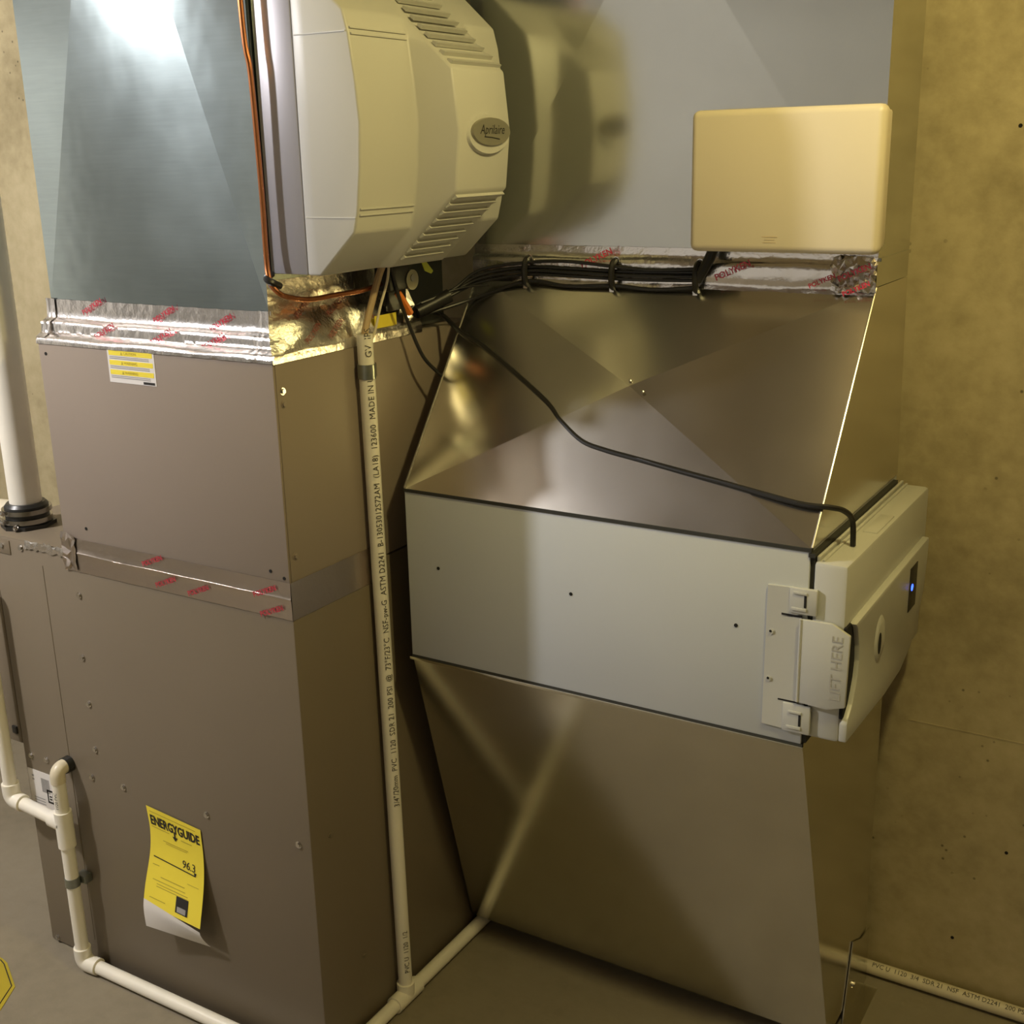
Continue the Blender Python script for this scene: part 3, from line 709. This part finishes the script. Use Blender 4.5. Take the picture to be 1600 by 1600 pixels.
# vent pipe
vp = thing('vent_pipe', 'thick white vent pipe rising from the furnace top', 'pipe', (-.737, .074, FZ))
vx, vy = -.737, .074
link('flange', T([(vx, vy, FZ+.003), (vx, vy, FZ+.010)], .052, 8), 'rubber', vp)
cpg = link('rubber_coupling', T([(vx, vy, FZ+.008), (vx, vy, FZ+.020), (vx, vy, FZ+.022), (vx, vy, FZ+.044), (vx, vy, FZ+.05)], .040, 24, 0, [.044, .043, .041, .041, .036]), 'rubber', vp)
for z in (.013, .031):
    link('hose_clamp', T([(vx, vy, FZ+z), (vx, vy, FZ+z+.009)], (.0462), 28), paint('dark_clamp', (.42, .40, .37), .2, .05, metallic=1), vp, cpg)
    link('clamp_screw', T([(vx-.028, vy-.045, FZ+z+.0045), (vx-.004, vy-.050, FZ+z+.0045)], .0042, 8), 'chrome', vp, cpg)
screw(vp, (vx+.022, vy-.046, FZ+.009), (0, -.4, 1), .004, .004)
link('pipe_run', T([(vx, vy, FZ+.03), (vx, vy, CEIL-.02)], .0302, 28), 'pvc', vp)
o = link('intake_pipe', T([(-1.3, .16, .865), (-.805, .12, .905)], .022, 20), 'cpvc'); tag(o, 'white pipe running sideways behind the vent pipe', 'pipe')
o = link('pipe_stub', T([(-.56, .30, FZ+.003), (-.56, .30, FZ+.06)], .012, 14), 'pvc'); tag(o, 'short white pipe stub between vent pipe and coil cabinet', 'pipe')

# ------------------------------------------------------------------ yellow energy label
el = thing('energy_label', 'curled yellow energy rating tag hanging on the furnace front', 'tag', (-.335, 0, .42))
def sheet(u, v):
    """u 0..1 across, v 0..1 down"""
    z = .420-.012*u-.240*v-.004*math.sin(PI*v)*(1-u)
    x = -.4035+.139*u+.004*math.sin(v*7)*(1-u)+.006*v*u
    out = .002+.036*(max(0, v-.10)/.9)**1.15-.005*math.sin(max(0, v-.1)*2*PI*.9)
    if v > .82: out -= .18*(v-.82)**1.2*(.25+u*1.1)
    return Vector((x, -out, z))
def sheet_part(v0, v1, nu=12, nv=16):
    bm = nbm(); g = [[bm.verts.new(sheet(i/nu, v0+(v1-v0)*j/nv)) for i in range(nu+1)] for j in range(nv+1)]
    for j in range(nv):
        for i in range(nu): bm.faces.new((g[j][i], g[j][i+1], g[j+1][i+1], g[j+1][i]))
    return bm
ys = link('yellow_sheet', sheet_part(0, .79), 'yellow', el, sharp=80)
bm = nbm(); nu, nv = 12, 8
g = [[bm.verts.new(sheet(i/nu, (.76+.055*(i/nu))+(1-.76-.055*(i/nu))*j/nv)+Vector((0, -.0003, 0))) for i in range(nu+1)] for j in range(nv+1)]
for j in range(nv):
    for i in range(nu): bm.faces.new((g[j][i], g[j][i+1], g[j+1][i+1], g[j+1][i]))
link('white_tail', bm, 'paper', el, sharp=80)
def on_sheet(cu_, cv_):
    def fn(u, v):
        p = sheet(cu_+u/.139, cv_-v/.232); return (p.x, p.y-.0008, p.z)
    return fn
ttl = text_bm('ENERGYGUIDE', .02, lambda u, v: (u, v, 0), bold=.0006)
hw = max(abs(v.co.x) for v in ttl.verts); hv = max(abs(v.co.y) for v in ttl.verts); fs_ = on_sheet(.5, .105)
for v in ttl.verts: v.co = Vector(fs_(v.co.x/hw*.064, v.co.y/hv*.0105))
link('printed_title', ttl, 'ink', el, ys)
bm = nbm(); q = [on_sheet(0, 0)]
def sq(pts, mat, nm):
    bm = nbm(); f = on_sheet(0, 0)
    vs_ = [bm.verts.new(sheet(a, b)+Vector((0, -.0008, 0))) for a, b in pts]; bm.faces.new(vs_); return link(nm, bm, mat, el, ys)
sq([(.475, .125), (.50, .125), (.50, .185), (.475, .185)], 'ink', 'printed_arrow'); sq([(.44, .17), (.54, .17), (.49, .205)], 'ink', 'printed_arrow')
link('printed_number', text_bm('96.3', .021, on_sheet(.73, .365), spacing=.95), 'ink', el, ys)
bm = nbm(); k = 14; f = [[bm.verts.new(sheet(.08+.76*i/k, vv+.02*(i/k))+Vector((0, -.0008, 0))) for i in range(k+1)] for vv in (.395, .404)]
for i in range(k): bm.faces.new((f[0][i], f[0][i+1], f[1][i+1], f[1][i]))
link('printed_scale', bm, 'ink', el, ys)
sq([(.82, .395), (.87, .395), (.85, .425), (.84, .425)], 'ink', 'printed_arrow')
def lines(rows):
    bm = nbm(); k = 8
    for (a, b, v, h) in rows:
        f = [[bm.verts.new(sheet(a+(b-a)*i/k, vv)+Vector((0, -.0008, 0))) for i in range(k+1)] for vv in (v, v+h)]
        for i in range(k): bm.faces.new((f[0][i], f[0][i+1], f[1][i+1], f[1][i]))
    return bm
link('printed_lines', lines([(.05, .9, .03, .006), (.05, .38, .155, .006), (.6, .8, .17, .008), (.25, .72, .24, .006), (.3, .7, .255, .005), (.08, .2, .46, .006), (.72, .92, .50, .005), (.25, .68, .54, .007), (.12, .7, .575, .006), (.2, .75, .60, .006), (.2, .75, .62, .006), (.1, .38, .72, .006)]), 'dim_ink', el, ys)['kind'] = 'stuff'
lg = sq([(.56, .625), (.77, .625), (.77, .75), (.56, .75)], 'ink', 'printed_logo')
sq2 = nbm(); vs_ = [sq2.verts.new(sheet(a, b)+Vector((0, -.0012, 0))) for a, b in ((.59, .70), (.74, .70), (.74, .742), (.59, .742))]; sq2.faces.new(vs_)
link('printed_logo', sq2, 'grey_ink', el, ys)

# ------------------------------------------------------------------ yellow card on the floor
yc = thing('floor_card', 'yellow card with dark outline lying on the floor', 'card', (-.78, -.17, 0))
poly = [(-.7907, -.095), (-.768, -.100), (-.690, -.140), (-.655, -.200), (-.75, -.26), (-.92, -.20), (-.90, -.11)]
crd = link('card_sheet', prism(nbm(), poly, 'z', .0, .0012), 'yellow_card', yc)
bm = nbm(); ins = [(-.789, -.1005), (-.771, -.1055), (-.6975, -.1425), (-.6665, -.1985)]
for a, b in zip(ins, ins[1:]): add_tube(bm, [(a[0], a[1], .0014), (b[0], b[1], .0014)], .0011, 5)
link('printed_outline', bm, 'ink', yc, crd)
bm = nbm()
for (a, b) in (((-.745, -.15), (-.725, -.17)), ((-.74, -.165), (-.715, -.185)), ((-.735, -.18), (-.71, -.205))): add_tube(bm, [(*a, .0014), (*b, .0014)], .003, 5)
link('printed_marks', bm, 'dim_ink', yc, crd)['kind'] = 'stuff'
